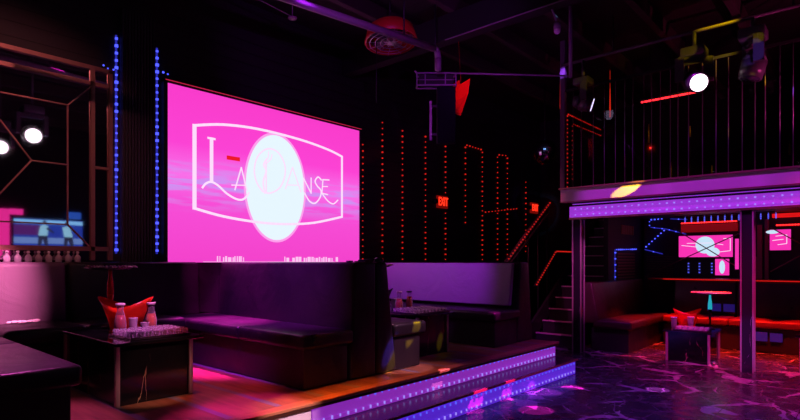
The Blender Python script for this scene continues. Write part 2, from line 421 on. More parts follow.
light_string('led_string', 'red LED string outlining a slim arch beside the staircase rail', [(11.04, 6.7445, 1.5), (11.04, 6.7445, 4.03), (11.49, 6.7445, 4.07), (11.49, 6.7445, 1.5)], D_RED, CABLE, .12, .021)
light_string('led_string', 'vertical red LED string below the mirror ball', [(12.4, 6.7445, 1.7), (12.4, 6.7445, 3.6)], D_RED, CABLE, .13, .021)

# ------------------------------------------------------------------ wall mirror (left)
mr = thing('wall_mirror', 'large brass framed mirror with octagon lattice reflecting a television', 'mirror', (1.37, 6.72, 1.5))
build('mirror_glass', B().box(.2, 2.45, 6.715, 6.72, 1.52, 3.72), MIRROR, mr)
def fr(a, c, w, d=.03, parent=mr, m=BRASS, y=6.70, name='frame_bar'):
    a = (a[0], y, a[1]); c = (c[0], y, c[1]); bb = B()
    D = (Vector(c)-Vector(a)).normalized(); e = Vector((-D.z, 0, D.x))*w/2; q = Vector((0, -d/2, 0))
    bb.prism([Vector(a)+e+q, Vector(c)+e+q, Vector(c)-e+q, Vector(a)-e+q], (0, d, 0))
    return build(name, bb, m, parent)
fr((.0, 3.71), (2.48, 3.71), .045); fr((.0, 3.53), (2.45, 3.53), .045); fr((.2, 1.65), (2.45, 1.65), .05)
fr((2.27, 1.52), (2.27, 3.69), .045); fr((2.46, 1.52), (2.46, 3.72), .045); fr((2.27, 2.58), (2.46, 2.58), .03)
fr((.47, 1.52), (.47, 3.69), .045); fr((.2, 1.52), (.2, 3.72), .045)
mc = 1.36; mz = 2.575
def mu(a, c): fr((mc+a[0], mz+a[1]), (mc+c[0], mz+c[1]), .014, .012, y=6.708, name='lattice_bar')
I, O = .66, .90
for sx in (-1, 1):
    for sz in (-1, 1):
        mu((sx*I, sz*I), (sx*O, sz*(O+.02)))
        mu((sx*.32, 0), (0, sz*.44))
    mu((sx*I, -I), (sx*I, I)); mu((-I, sx*I), (I, sx*I)); mu((sx*.32, 0), (sx*I, 0)); mu((0, sx*.44), (0, sx*I))

# small glass bottles on the ledge behind the sofa
led = tag(build('sofa_ledge', B().box(-1.9, 3.05, 6.62, 6.71, .402, 1.495), BLACK, origin=(.5, 6.66, .4)), 'narrow black ledge behind the sofa under the wall mirror', 'ledge')
def bottle0():
    t = thing('glass_bottle', 'small clear glass bottle standing on the ledge under the mirror', 'bottle', (0, 0, 0), 'small bottles under the mirror')
    build('body', B().lathe([(.024, 0), (.032, .004), (.033, .05), (.028, .066), (.012, .085), (.011, .1)], n=14), CUP, t)
    build('stopper', B().lathe([(.014, .1), (.017, .106), (.013, .122), (.0001, .124)], n=12), LID, t)
    return t
b0 = bottle0()
for k in range(9):
    o = b0 if k == 0 else copy_tree(b0)
    o.location = (1.36+k*.093, 6.66, 1.495)

# ------------------------------------------------------------------ sofas
PF = .402
def cushion(b, x0, x1, y0, y1, z0, z1, bev=.035): return b.box(x0, x1, y0, y1, z0, z1, bev, 4)
# booth one: left arm
def sofa(name, label, base, seat, back_specs, loc, m=LE):
    s = thing(name, label, 'sofa', loc)
    build('base', B().box(*base, .012, 2), LE2, s)
    for c in seat: build('seat_cushion', cushion(B(), *c), m, s)
    for c, top in back_specs: build('backrest', B().box(*c, .03, 4, top=top), m, s)
    return s
sofa('booth_sofa', 'dark leather sofa arm at lower left beside the marble table',
     (.2, 1.14, 3.72, 6.2, PF, .75), [(.45, 1.19, 3.66, 5.05, .74, .87), (.45, 1.19, 5.06, 5.58, .74, .87)], [((.12, .46, 3.68, 6.3, PF, 1.5), (0, -.08, 0, 0))], (.6, 5, PF))
ws = thing('booth_sofa', 'long dark leather sofa against the wall under mirror and screen', 'sofa', (2, 6.2, PF))
build('base', B().box(1.2, 2.86, 5.7, 6.6, PF, .75, .012, 2), LE2, ws)
build('seat_cushion', cushion(B(), 1.2, 1.86, 5.6, 6.36, .75, .905, .045), LE, ws)
build('seat_cushion', cushion(B(), 1.87, 2.84, 5.6, 6.36, .75, .905, .045), LE, ws)
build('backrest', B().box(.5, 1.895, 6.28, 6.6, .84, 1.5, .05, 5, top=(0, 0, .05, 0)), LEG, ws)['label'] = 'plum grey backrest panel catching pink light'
build('backrest', B().box(1.905, 3.36, 6.28, 6.6, .84, 1.5, .04, 5, top=(0, 0, .05, 0)), LE, ws)
build('corner_backrest', B().prism([(3.365, 6.33, .88), (3.365, 6.6, .88), (4.06, 6.6, .88), (4.06, 6.05, .88), (3.46, 6.05, .88)], (0, 0, .615)), LE, ws)
sofa('booth_sofa', 'glossy black leather sofa arm right of the marble table facing left',
     (2.9, 3.41, 3.68, 6.25, PF, .75), [(2.86, 3.46, 3.64, 4.65, .745, .875), (2.86, 3.46, 4.65, 6.2, .745, .875)],
     [((3.42, 3.76, 3.65, 6.04, PF, 1.5), (.06, 0, 0, 0))], (3.2, 5, PF))
sofa('booth_sofa', 'short black leather sofa end seen edge on, backing onto another sofa',
     (4.04, 4.46, 3.68, 6.1, PF, .74), [(4.0, 4.53, 3.64, 4.7, .74, .875), (4.0, 4.53, 4.71, 5.9, .74, .875)],
     [((3.765, 4.06, 3.65, 6.04, PF, 1.5), (0, -.14, 0, 0))], (4.2, 5, PF))
s3 = sofa('booth_sofa', 'purple lit sofa with wide pale backrest at the platform right end',
     (5.96, 6.52, 3.68, 6.3, PF, .74), [(5.9, 6.56, 3.64, 4.95, .74, .86), (5.9, 6.56, 4.96, 6.3, .74, .86)],
     [((6.52, 6.98, 3.68, 6.58, PF, 1.5), (.10, -.12, 0, 0))], (6.4, 5, PF))
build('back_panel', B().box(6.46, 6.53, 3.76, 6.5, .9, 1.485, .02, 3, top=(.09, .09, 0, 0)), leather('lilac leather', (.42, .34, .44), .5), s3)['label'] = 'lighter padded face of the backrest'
sofa('booth_sofa', 'black leather sofa along the wall in the second booth below red light strings',
     (4.6, 5.9, 6.1, 6.6, PF, .74), [(4.55, 5.88, 5.95, 6.35, .74, .86)], [((4.08, 5.88, 6.35, 6.62, PF, 1.49), (0, 0, .05, 0))], (5.2, 6.3, PF))

# ------------------------------------------------------------------ coffee tables
def table(label, x0, x1, y0, y1, z0, z1, bx1=None, ins=.03):
    t = thing('coffee_table', label, 'table', ((x0+x1)/2, (y0+y1)/2, z0))
    build('table_top', B().box(x0, x1, y0, y1, z1-.025, z1, .004, 2), TOPG, t)
    a0, a1, c0, c1 = x0+.02, bx1 or x1-.1, y0+.04, y1-.06
    build('marble_body', B().box(a0+.005, a1-.005, c0+.005, c1-.005, z0, z1-.026), TBL, t)
    for px, py in ((a0, c0), (a1, c0), (a0, c1), (a1, c1)):
        build('corner_trim', B().box(px-.016, px+.016, py-.016, py+.016, z0, z1-.026, .002, 1), METAL, t)
    return t
table('low black marble table with metal corners in the left booth', 1.61, 2.31, 4.27, 5.52, PF, .885, 2.21)
table('low black marble table in the second booth behind the sofa end', 4.75, 5.45, 3.93, 5.2, PF, .885, 5.33)
table('low veined marble table in the lounge under the balcony', 8.88, 9.62, 1.83, 2.5, 0, .46, 9.55)
table('low dark table cut off by the right edge of the picture', 9.05, 9.7, .1, .86, 0, .5, 9.6)

# --- table ware
def tumbler0(label, group):
    t = tag(build('shot_glass', B().lathe([(.017, 0), (.019, .002), (.024, .05), (.0225, .05), (.017, .012), (.0001, .01)], n=10), GLASS), label, 'glass', group)
    return t
def glasses(x0, y0, nx, ny, sx, sy, z, label, group, ang=0):
    first = None
    for i in range(nx):
        for j in range(ny):
            o = tumbler0(label, group) if first is None else first.copy()
            if first is None: first = o
            else: COL.objects.link(o)
            dx, dy = i*sx, j*sy
            o.location = (x0+dx*math.cos(ang)-dy*math.sin(ang), y0+dx*math.sin(ang)+dy*math.cos(ang), z)
def tray(label, x0, x1, y0, y1, z, m):
    b = B().box(x0, x1, y0, y1, z+.001, z+.008, .002, 1)
    for q in ((x0, x0+.008, y0, y1), (x1-.008, x1, y0, y1), (x0, x1, y0, y0+.008), (x0, x1, y1-.008, y1)): b.box(*q, z+.008, z+.02)
    tag(build('serving_tray', b, m, origin=((x0+x1)/2, (y0+y1)/2, z)), label, 'tray')
TRAYM = mat('dark tray', (.05, .03, .06), .2)
def carafe(label, loc, h, liq, lid=LID, fill=.55):
    t = thing('carafe', label, 'carafe', loc); x, y, z = loc; r = .048
    build('glass_body', B().lathe([(r*.8, .001), (r, .006), (r*1.02, h*.4), (r*.75, h*.62), (r*.52, h*.76), (r*.62, h*.93)], loc, 18), GLASS, t)
    build('juice', B().lathe([(r*.75, .008), (r*.92, .012), (r*.92, h*min(fill, .4)), (r*(.92 if fill <= .4 else .7), h*fill)], loc, 18), liq, t)
    build('lid', B().lathe([(r*.64, h*.92), (r*.8, h*.925), (r*.82, h*.99), (r*.7, h)], loc, 18), lid, t)
def cupstack(label, loc, h=.12, r=.036, n=6):
    t = thing('stack_of_cups', label, 'cups', loc); prof = [(r*.7, 0)]
    x, y, z = loc
    for k in range(n):
        z0 = h*(k+.3)/n; prof += [(r*(.78+.22*k/n), z0), (r*(.88+.2*k/n), z0+.004)]
    prof += [(r*1.1, h)]
    build('cups', B().lathe(prof, loc, 18), CUP, t)
def bucket(label, loc, yaw, L=.25, hp=.30, hd=.17, m=REDT):
    """oval tub whose rim rises to a point at both ends"""
    t = thing('ice_bucket', label, 'bucket', loc); bm = bmesh.new(); n = 48; rings = []
    for r, (bl, wl, zz) in enumerate([(.55, .6, 0), (.6, .66, .2), (.7, .76, .45), (.84, .88, .75), (1, 1, 1)]):
        ring = []
        for k in range(n):
            a = 2*PI*k/n; c = math.cos(a); rim = hd+(hp-hd)*abs(c)**1.6
            ring.append(bm.verts.new((L*bl*c, .13*wl*math.sin(a), rim*zz)))
        rings.append(ring)
    for i in range(4):
        for k in range(n): bm.faces.new((rings[i][k], rings[i][(k+1) % n], rings[i+1][(k+1) % n], rings[i+1][k]))
    bm.faces.new(rings[0][::-1])
    bmesh.ops.solidify(bm, geom=bm.faces[:], thickness=.006)
    bmesh.ops.recalc_face_normals(bm, faces=bm.faces)
    bmesh.ops.transform(bm, matrix=Matrix.Translation(loc) @ Matrix.Rotation(yaw, 4, 'Z'), verts=bm.verts)
    for f in bm.faces: f.smooth = True
    b = B(); b.bm = bm
    build('tub', b, m, t)
    build('ice', B().lathe([(.05, hd*.45), (.09, hd*.55), (.1, hd*.62), (.0001, hd*.7)], loc, 12, sx=1.2, sy=.8), CUP, t)
    return t
def presenter(label, loc, H=.56, R=.205, stemm=REDT, low=None):
    """round fringed tray on a bottle-like stem"""
    t = thing('tray_stand', label, 'stand', loc); x, y, z = loc
    build('foot', B().lathe([(.075, .001), (.078, .008), (.03, .02), (.014, .04)], loc, 20), DMETAL, t)
    build('lower_stem', B().lathe([(.012, .03), (.014, H*.35), (.022, H*.45), (.029, H*.55)], loc, 16), low or stemm, t)
    build('bottle_stem', B().lathe([(.029, H*.55), (.03, H*.6), (.026, H*.75), (.016, H*.88), (.014, H-.02), (.010, H-.02)], loc, 16), stemm, t)
    b = B().lathe([(.02, H-.02), (R*.8, H-.012), (R, H+.004), (R*.97, H+.012), (R*.75, H), (.001, H-.004)], loc, 36)
    build('round_tray', b, TRAYM, t)
    b = B()
    for k in range(40):
        a = 2*PI*k/40+random.uniform(-.06, .06); rr = R*random.uniform(.82, 1.03); s = random.uniform(.014, .026)
        p = Vector((x+rr*math.cos(a), y+rr*math.sin(a), z+H+.012))
        b.lathe([(s, -.006), (s*.8, .004), (s*.3, random.uniform(.008, .02)), (.0001, .018)], p, 5)
    b.lathe([(R*.84, H+.006), (R*.99, H+.008), (R*.97, H+.018), (R*.86, H+.018)], loc, 36)
    build('foil_fringe', b, mat('crumpled foil', (.75, .5, .45), .35, .4), t)
    return t
T1 = .885
tray('dark tray of shot glasses on the left booth table', 1.75, 2.24, 4.36, 4.80, T1, TRAYM)
glasses(1.785, 4.40, 8, 6, .0605, .07, T1+.0085, 'empty clear shot glass in the rows on the left booth table', 'shot glasses on the left booth table')
carafe('tall carafe of red drink with white lid beside the red bucket', (1.875, 4.89, T1), .26, JUICER, fill=.6)
carafe('carafe of orange juice with white lid on the left booth table', (2.135, 4.88, T1), .255, JUICE, fill=.6)
cupstack('stack of clear plastic cups between the two lidded carafes', (1.975, 4.87, T1), .13)
cupstack('short stack of clear cups in front of the orange juice carafe', (2.065, 4.85, T1), .085, .034)
bucket('bright red ice bucket with pointed ends on the left booth table', (2.03, 5.17, T1), math.radians(-50), .25, .30, .2)
presenter('fringed round tray on a red stem behind the red bucket', (1.99, 5.42, T1), .555, .205)
# crumpled cloth on the wall sofa
b = B()
for k in range(16):
    px = 1.36+k*.016+random.uniform(-.02, .02); py = 6.2+random.uniform(-.04, .03)
    b.sphere((px, py, .922+random.uniform(.0, .006)), random.uniform(.02, .035), .45, 8, flat=True)
tag(build('crumpled_napkin', b, mat('pale paper', (.85, .75, .8), .6), origin=(1.48, 6.2, .905)), 'crumpled pale napkin lying on the wall sofa seat at far left', 'napkin')

T2 = .885
tray('dark tray of shot glasses on the second booth table', 4.78, 5.40, 3.97, 4.42, T2, TRAYM)
glasses(4.815, 4.01, 9, 6, .066, .07, T2+.0085, 'empty clear shot glass in the rows on the second booth table', 'shot glasses on the second booth table')
carafe('carafe of orange juice on the second booth table', (5.05, 4.50, T2), .25, JUICE, LID, .62)
carafe('dark red drink carafe with black stopper on the second booth table', (5.31, 4.56, T2), .24, JUICER, BLACK, .7)
cupstack('stack of clear cups at the back of the second booth table', (5.19, 4.72, T2), .14)
bucket('dark ice bucket half hidden behind the sofa end', (5.08, 4.90, T2), math.radians(-50), .2, .28, .2, mat('black plastic', (.02, .02, .025), .3))
presenter('fringed round tray on stem showing above the double sofa back', (4.86, 4.72, T2), .565, .2)

T3 = .46
tray('tray of shot glasses on the marble table under the balcony', 8.92, 9.22, 1.9, 2.36, T3, TRAYM)
glasses(8.955, 1.94, 4, 6, .065, .074, T3+.0085, 'empty shot glass on the table under the balcony', 'shot glasses on the lounge table')
cupstack('left stack of clear cups on the table under the balcony', (9.28, 2.44, T3), .17, .045)
cupstack('right stack of clear cups on the table under the balcony', (9.28, 2.20, T3), .19, .045)
bucket('red ice bucket on the table under the balcony', (9.48, 2.30, T3), math.radians(-55), .21, .30, .22)
st = presenter('round purple lit tray on a cyan stem under the balcony', (9.50, 1.98, T3), .55, .27, low=DMETAL, stemm=mat('cyan lit stem', (.02, .3, .35), .3, emis=(.02, .6, .75), es=.6))

# small things on the double sofa back
b = B().lathe([(.03, 0), (.045, .008), (.04, .03), (.02, .045), (.0001, .05)], (3.98-.05, 3.78, 1.5), 14, sx=1.3)
b.cyl((3.93, 3.78, 1.53), (3.72, 3.86, 1.515), .008)
tag(build('microphone', b, mat('glossy black', (.02, .02, .03), .15), origin=(3.9, 3.8, 1.5)), 'small black rounded gadget lying on top of the double sofa back', 'gadget')
b = B().box(3.50, 3.56, 3.76, 3.80, 1.5, 1.514, .004, 2).box(3.58, 3.70, 3.74, 3.77, 1.5, 1.51, .003, 2)
tag(build('sofa_back_clip', b, mat('purple clip', (.3, .2, .35), .3), origin=(3.6, 3.78, 1.5)), 'small pale clips on top of the right sofa back', 'clip')

# ------------------------------------------------------------------ balcony
bal = thing('balcony', 'upper balcony with lilac fascia and a violet LED band below it', 'balcony', (8.6, 1.5, 2.2))
build('deck', B().box(8.62, 13.1, -3.1, 3.84, 2.46, 2.64), BLACK, bal)
build('fascia', B().box(8.50, 8.62, -1.5, 3.98, 2.50, 2.70, .006, 1), WHITEP, bal)
build('fascia_cap', B().box(8.47, 8.66, -1.5, 4.0, 2.70, 2.725), BRASS, bal)
build('fascia_lip', B().box(8.485, 8.62, -1.5, 3.98, 2.485, 2.50), BRASS, bal)
FB = mat('backlit band', (.35, .25, .4), .3, emis=(.36, .035, .75), es=.75, sample=True)
build('light_band', B().box(8.585, 8.66, -1.5, 3.86, 2.235, 2.415), FB, bal)
build('band_trim', B().box(8.575, 8.66, -1.5, 3.87, 2.205, 2.235), BRASS, bal)
build('soffit', B().box(8.66, 12.2, -1.5, 3.84, 2.42, 2.46), BLACK, bal)
build('diode_row', diodes([(8.575, 3.8, 2.275), (8.575, -.5, 2.275)], .1, .017, out=(-1, 0, 0), jit=.2, tape=1), [D_VIO, FB], bal)
build('diode_row', diodes([(8.575, 3.8, 2.37), (8.575, -.5, 2.37)], .1, .017, out=(-1, 0, 0), jit=.2, tape=1), [D_VIO, FB], bal)
build('diode_row', diodes([(8.57, 3.8, 2.45), (8.57, -.5, 2.45)], .1, .009, out=(-1, 0, 0), jit=.2, tape=1), [D_BV, FB], bal)

def column(label, x, y, w, z1=2.2):
    t = thing('marble_column', label, 'column', (x, y, 0))
    build('shaft', B().box(x+.01, x+w-.01, y+.01, y+w-.01, 0, z1), COLM, t)
    for a in (x, x+w):
        for c in (y, y+w):
            build('corner_trim', B().box(a-.009, a+.009, c-.009, c+.009, 0, z1, .002, 1), METAL, t)
column('square dark marble column with metal corners near the staircase', 8.64, 3.69, .14)
column('square dark marble column standing on the open marble floor', 8.60, 1.28, .14)

# rods standing on the balcony
rs = thing('rod_screen', 'tall screen of thin metal rods rising from the balcony edge', 'railing', (8.58, 1.6, 2.73))
y = 3.9
while y > .35:
    y -= random.uniform(.10, .2)
    build('rod', B().cyl((8.57, y, 2.725), (8.57, y, 4.35), .006, n=6), mat('dim chrome', (.2, .15, .22), .42, .5) if 'dim chrome' not in bpy.data.materials else bpy.data.materials['dim chrome'], rs)
build('top_rail', B().box(8.55, 8.59, .3, 3.95, 4.33, 4.37), DMETAL, rs)
build('corner_post', B().box(8.53, 8.61, 3.92, 4.0, 2.725, 5.19), mat('post purple grey', (.12, .08, .14), .5), rs)
build('glass_pane', B().box(8.595, 8.60, .3, 3.9, 2.725, 3.9), pane_mat(), rs)

# red strips up on the balcony
light_string('led_string', 'double red LED line framing the balcony corner, sloping right', [(8.8, 4.0, 2.75), (8.8, 4.0, 4.03), (10.3, 4.0, 4.03)], D_RED, CABLE, .07, .017)
light_string('led_string', 'second red LED line just under the double balcony line', [(9.0, 4.0, 2.9), (9.0, 4.0, 3.90), (10.3, 4.0, 3.92)], D_RED, CABLE, .08, .015)
tube = thing('led_tube', 'bright red LED tube glowing at the back of the balcony', 'light', (9.8, 2.7, 4.28))
build('housing', B().box(9.78, 9.84, 2.2, 3.12, 4.28, 4.32), DMETAL, tube)
build('diodes', diodes([(9.79, 2.2, 4.27), (9.79, 3.1, 4.27)], .036, .026, out=(-1, 0, 0), tape=0), mat('tube red', (.2, 0, 0), emis=(1, .02, .03), es=3, sample=True), tube)
build('hanger', B().cyl((9.81, 2.4, 4.32), (9.81, 2.4, 5.2), .008).cyl((9.81, 2.95, 4.32), (9.81, 2.95, 5.2), .008), DMETAL, tube)
for lab, p, h in (('thin red glow tube standing at the balcony corner post', (8.66, 4.05, 4.1), .85), ('short red glow tube further back on the balcony', (10.5, 3.9, 4.3), .55)):
    tag(build('glow_tube', B().cyl(p, (p[0], p[1], p[2]+h), .016, .006).cyl((p[0], p[1], p[2]+h), (p[0], p[1], 5.2), .003), mat('soft red tube', (.2, 0, 0), emis=(1, .03, .01), es=.55), origin=p), lab, 'light')
# added poles, their yellow tips standing in for reflected glints behind the rods
YEL = mat('painted yellow glint', (.7, .5, .05), .3, .6)
for k, (yy, z, h) in enumerate([(3.19, 3.7, .35), (2.81, 3.0, .3), (2.16, 3.0, .16), (3.62, 3.3, .25), (1.07, 3.2, .18), (2.5, 3.7, .2)]):
    p = (10.5, yy, 2.64); lb = ['second', 'third', 'fourth', 'first', 'last', 'middle'][k]
    t = thing('glint_pole', 'added dark pole with painted yellow glint behind the rods, %s from the left' % lb, 'pole', p)
    build('pole', B().cyl(p, (p[0], p[1], z), .012), DMETAL, t)
    build('yellow_glint', B().cyl((p[0], p[1], z), (p[0], p[1], z+h), .018, .008), YEL, t)
# balcony rear wall beyond the rods is wall_right

# ------------------------------------------------------------------ staircase
sc = thing('staircase', 'dark staircase with pale step edges climbing behind the marble column', 'stairs', (9.1, 4.35, 0))
for k in range(13):
    x = 9.15+.27*k; z = .205*(k+1)
    stp = build('step', B().box(x, x+.29, 3.97, 4.76, max(0, z-.4), z-.02), BLACK, sc)
    build('step_nosing', B().box(x-.02, x+.03, 3.97, 4.76, z-.022, z), mat('step edge', (.5, .35, .42), .4) if k == 0 else bpy.data.materials['step edge'], stp)
build('stringer', B().prism([(9.0, 4.78, 0), (12.6, 4.78, 2.4), (12.6, 4.78, 2.75), (9.0, 4.78, .35)], (0, .05, 0)), DMETAL, sc)
build('threshold', B().box(8.75, 8.80, 3.98, 4.75, 0, .02), bpy.data.materials['step edge'], sc)
for a, c in (((9.15, 4.80, 1.05), (9.98, 4.80, 1.70)), ((9.98, 4.80, 1.70), (10.9, 4.80, 1.70))):
    build('rail', B().bar(a, c, .03), DMETAL, sc)
build('rail_lights', diodes([(9.15, 4.77, 1.06), (9.98, 4.77, 1.71), (10.9, 4.77, 1.71)], .07, .022, tape=1), [D_RED, CABLE], sc)
hr = thing('handrail', 'steep handrail edged with red lights rising to the balcony', 'handrail', (8.3, 4.86, 1.45))
build('rail', B().bar((8.3, 4.9, 1.5), (9.95, 4.9, 2.66), .05).bar((8.3, 4.9, 1.38), (9.95, 4.9, 2.5), .025), mat('dim rail', (.22, .08, .1), .4), hr)
for k in range(5):
    x = 8.35+k*.38; z = 1.45+(x-8.3)*.70
    build('baluster', B().cyl((x, 4.9, 0), (x, 4.9, z), .014), DMETAL, hr)
build('rail_lights', diodes([(8.3, 4.87, 1.53), (9.95, 4.87, 2.69)], .085, .022, tape=1), [D_RED, CABLE], hr)
light_string('led_string', 'thin row of red lights running between exit sign and stair rail', [(10.45, 6.7445, 2.63), (12.0, 6.7445, 2.83)], D_RED, CABLE, .14, .022)

# ------------------------------------------------------------------ exit signs
def textmesh(s, size, depth=.004):
    c = bpy.data.curves.new('t', 'FONT'); c.body = s; c.size = size; c.extrude = depth; c.align_x = 'CENTER'; c.align_y = 'CENTER'; c.offset = .004
    o = bpy.data.objects.new('t', c); COL.objects.link(o)
    dg = bpy.context.evaluated_depsgraph_get(); me = bpy.data.meshes.new_from_object(o.evaluated_get(dg))
    bpy.data.objects.remove(o); return me
def exit_sign(label, x, y, z, w=.34, h=.25):
    t = thing('exit_sign', label, 'sign', (x, y, z-h/2))
    cs = build('case', B().box(x-w/2, x+w/2, y, y+.05, z-h/2, z+h/2, .006, 1), EXITB, t)
    for s in (-1, 1): build('lamp_head', B().cyl((x+s*(w/2+.07), y-.02, z), (x+s*(w/2+.07), y+.05, z), .05, n=14), DMETAL, t)
    me = textmesh('EXIT', .19); me.materials.append(EXITR)
    o = bpy.data.objects.new('lettering', me); COL.objects.link(o); o.parent = cs
    o.location = (0, -.006, h/2); o.rotation_euler = (PI/2, 0, 0); o.scale = (.82, 1.25, 1)
exit_sign('small red EXIT sign on the back wall between red light strings', 8.87, 6.70, 2.73)
exit_sign('small red EXIT sign beside the steep red lit handrail', 12.82, 6.70, 2.90, .38, .27)

# ------------------------------------------------------------------ overhead things
pp = thing('ceiling_pipe', 'long purple lit pipe crossing below the ceiling', 'pipe', (3.4, 4.5, 4.2))
a, c = Vector((1.2, 4.90, 4.2)), Vector((5.40, 4.21, 4.2))
build('pipe', B().cyl(a, c, .042), PIPE, pp)
build('elbow', B().tube([c, c+Vector((.05, 0, -.02)), c+Vector((.07, 0, -.1)), c+Vector((.07, 0, -.26))], .04), PIPE, pp)
build('hanger', B().cyl((2.4, 4.70, 4.22), (2.4, 4.70, 5.2), .01).cyl((4.9, 4.29, 4.22), (4.9, 4.29, 5.2), .01), DMETAL, pp)
# fan
fc = Vector((5.17, 4.75, 4.37))
fan = thing('ceiling_fan', 'round caged fan in a drum coloured for red light hanging behind the purple pipe', 'fan', fc)
MX = Matrix.Translation(fc) @ Euler((math.radians(-6), math.radians(5), math.radians(20))).to_matrix().to_4x4()
build('shroud', B().lathe([(.325, -.02), (.345, -.01), (.30, .16), (.22, .22), (.215, .215), (.29, .155), (.332, 0), (.325, -.02)], n=44, mx=MX, cap=False), mat('drum tinted for red light', (.6, .02, .02), .4), fan)  # drum colour carries the red light falling on it
build('rear_disc', B().lathe([(.225, .21), (.225, .22), (.1, .26), (.0001, .26)], n=40, mx=MX), BLACK, fan)
b = B()
for k in range(5):
    a = 2*PI*k/5
    pts = [(.04*math.cos(a-.5), .04*math.sin(a-.5), .03), (.29*math.cos(a-.28), .29*math.sin(a-.28), .02), (.30*math.cos(a+.22), .30*math.sin(a+.22), .06), (.05*math.cos(a+.7), .05*math.sin(a+.7), .06)]
    b.prism(pts, (0, 0, .006), mx=MX)
build('blades', b, mat('blade grey', (.10, .07, .11), .35), fan)
b = B()
for k in range(4):
    r = .07+k*.07
    b.lathe([(r-.003, -.028), (r+.003, -.028), (r+.003, -.022), (r-.003, -.022)], n=40, mx=MX, cap=False)
for k in range(12):
    a = 2*PI*k/12
    p, q = MX @ Vector((.04*math.cos(a), .04*math.sin(a), -.025)), MX @ Vector((.335*math.cos(a), .335*math.sin(a), -.018)); b.cyl(p, q, .003, n=5)
build('cage', b, mat('cage chrome', (.5, .4, .5), .35, .8), fan)
b = B().lathe([(.0001, -.035), (.05, -.03), (.055, .0), (.045, .2), (.04, .22)], n=20, mx=MX)
for k in range(8):
    a = 2*PI*k/8; b.cyl(MX @ Vector((.04*math.cos(a), .04*math.sin(a), -.03)), MX @ Vector((.12*math.cos(a), .12*math.sin(a), -.02)), .008, .002, n=6)
build('hub', b, mat('hub lilac', (.75, .6, .75), .3), fan)
build('cord', B().cyl(fc+Vector((-.02, 0, .24)), (5.15, 4.75, 5.2), .008), DMETAL, fan)
build('pull_cord', B().cyl((4.98, 4.83, 3.55), (4.98, 4.83, 4.38), .006), DMETAL, fan)
# round ceiling disc
t = thing('ceiling_speaker', 'small round ceiling disc hanging on a wire above the screen', 'speaker', (4.35, 5.75, 4.7))
build('disc', B().lathe([(.0001, 0), (.055, .003), (.06, .02), (.035, .03)], (4.35, 5.75, 4.68), 24), mat('disc grey', (.25, .2, .25), .5), t)
build('wire', B().cyl((4.35, 5.75, 4.73), (4.35, 5.75, 5.2), .006).cyl((4.35, 5.75, 4.71), (3.0, 5.62, 4.74), .006), PIPE, t)
# projector rack
YW = math.radians(-48.4); pc_ = (5.78, 4.485, 3.95)
t = thing('projector_rack', 'flat purple edged projector rack hanging above the dark column speaker', 'projector', pc_)
b = B()
x0, y0 = pc_[0]-.26, pc_[1]-.07; x1, y1 = x0+.52, y0+.14
for z in (3.87, 4.03):
    b.bar((x0, y0, z), (x1, y0, z), .018).bar((x0, y1, z), (x1, y1, z), .018).bar((x0, y0, z), (x0, y1, z), .018).bar((x1, y0, z), (x1, y1, z), .018)
for x in (x0, x0+.11, x0+.38, x1): b.bar((x, y0, 3.87), (x, y0, 4.03), .014)
b.bar((x0, y0, 3.94), (x1, y0, 3.94), .008).bar((x0, y0, 4.03), (x0-.03, y0, 4.06), .02)
build('frame', b.rot(pc_, YW), mat('rack lilac', (.3, .22, .34), .4), t)
build('projector_body', B().box(x0+.03, x1-.03, y0+.02, y1-.02, 3.88, 4.02, .01, 2).rot(pc_, YW), BLACK, t)
build('hanger', B().cyl((5.78, 4.5, 4.02), (5.78, 4.5, 5.2), .014), DMETAL, t)
sc_ = (5.87, 4.385, 3.1)
t = thing('column_speaker', 'tall dark column speaker with a purple lit edge above the wall', 'speaker', sc_)
build('cabinet', B().box(5.745, 5.995, 4.325, 4.445, 3.10, 3.855, .01, 2).rot(sc_, YW), mat('navy cabinet', (.004, .004, .010), .8, spec=.2), t)
build('edge_trim', B().box(5.645, 5.675, 4.33, 4.36, 3.14, 3.66).rot(sc_, YW), mat('edge lilac', (.6, .4, .65), .4), t)
build('bracket', B().box(5.67, 5.75, 4.335, 4.36, 3.2, 3.23).rot(sc_, YW), DMETAL, t)
build('bracket', B().box(5.67, 5.75, 4.335, 4.36, 3.58, 3.61).rot(sc_, YW), DMETAL, t)
t = thing('hanging_cloth', 'torn red cloth hanging from a pipe right of the speaker', 'cloth', (6.45, 4.45, 4.1))
pts = [(6.1, 3.91), (6.14, 3.99), (6.23, 4.06), (6.34, 4.04), (6.5, 4.15), (6.47, 3.93), (6.34, 3.59), (6.15, 3.58), (6.13, 3.71), (6.06, 3.81)]
b = B().prism([(x, 4.45+.03*math.sin(x*20), z) for x, z in pts], (0, .012, 0))
b.cyl((6.33, 4.46, 4.0), (6.26, 4.46, 4.66), .002)
build('cloth', b, mat('lit red cloth', (.8, .03, .01), .6), t)
fr2 = thing('ceiling_rigging', 'thin pipe frame hanging below the ceiling beam', 'frame', (6.4, 3.6, 4.0))
build('lower_pipe', B().cyl((5.8, 4.23, 4.0), (6.97, 3.09, 4.0), .011), PIPE, fr2)
build('post', B().cyl((6.95, 3.11, 3.98), (6.95, 3.11, 5.2), .025), PIPE, fr2)
t = thing('dome_camera', 'small white dome security camera near the hanging pipe frame', 'camera', (6.38, 3.03, 4.4))
build('dome', B().sphere((6.38, 3.03, 4.40), .04, 1, 16), mat('dome white', (.7, .65, .75), .3), t)
build('bracket', B().cyl((6.38, 3.03, 4.42), (6.38, 3.03, 4.5), .045).cyl((6.38, 3.03, 4.5), (6.22, 3.03, 4.64), .012), PIPE, t)
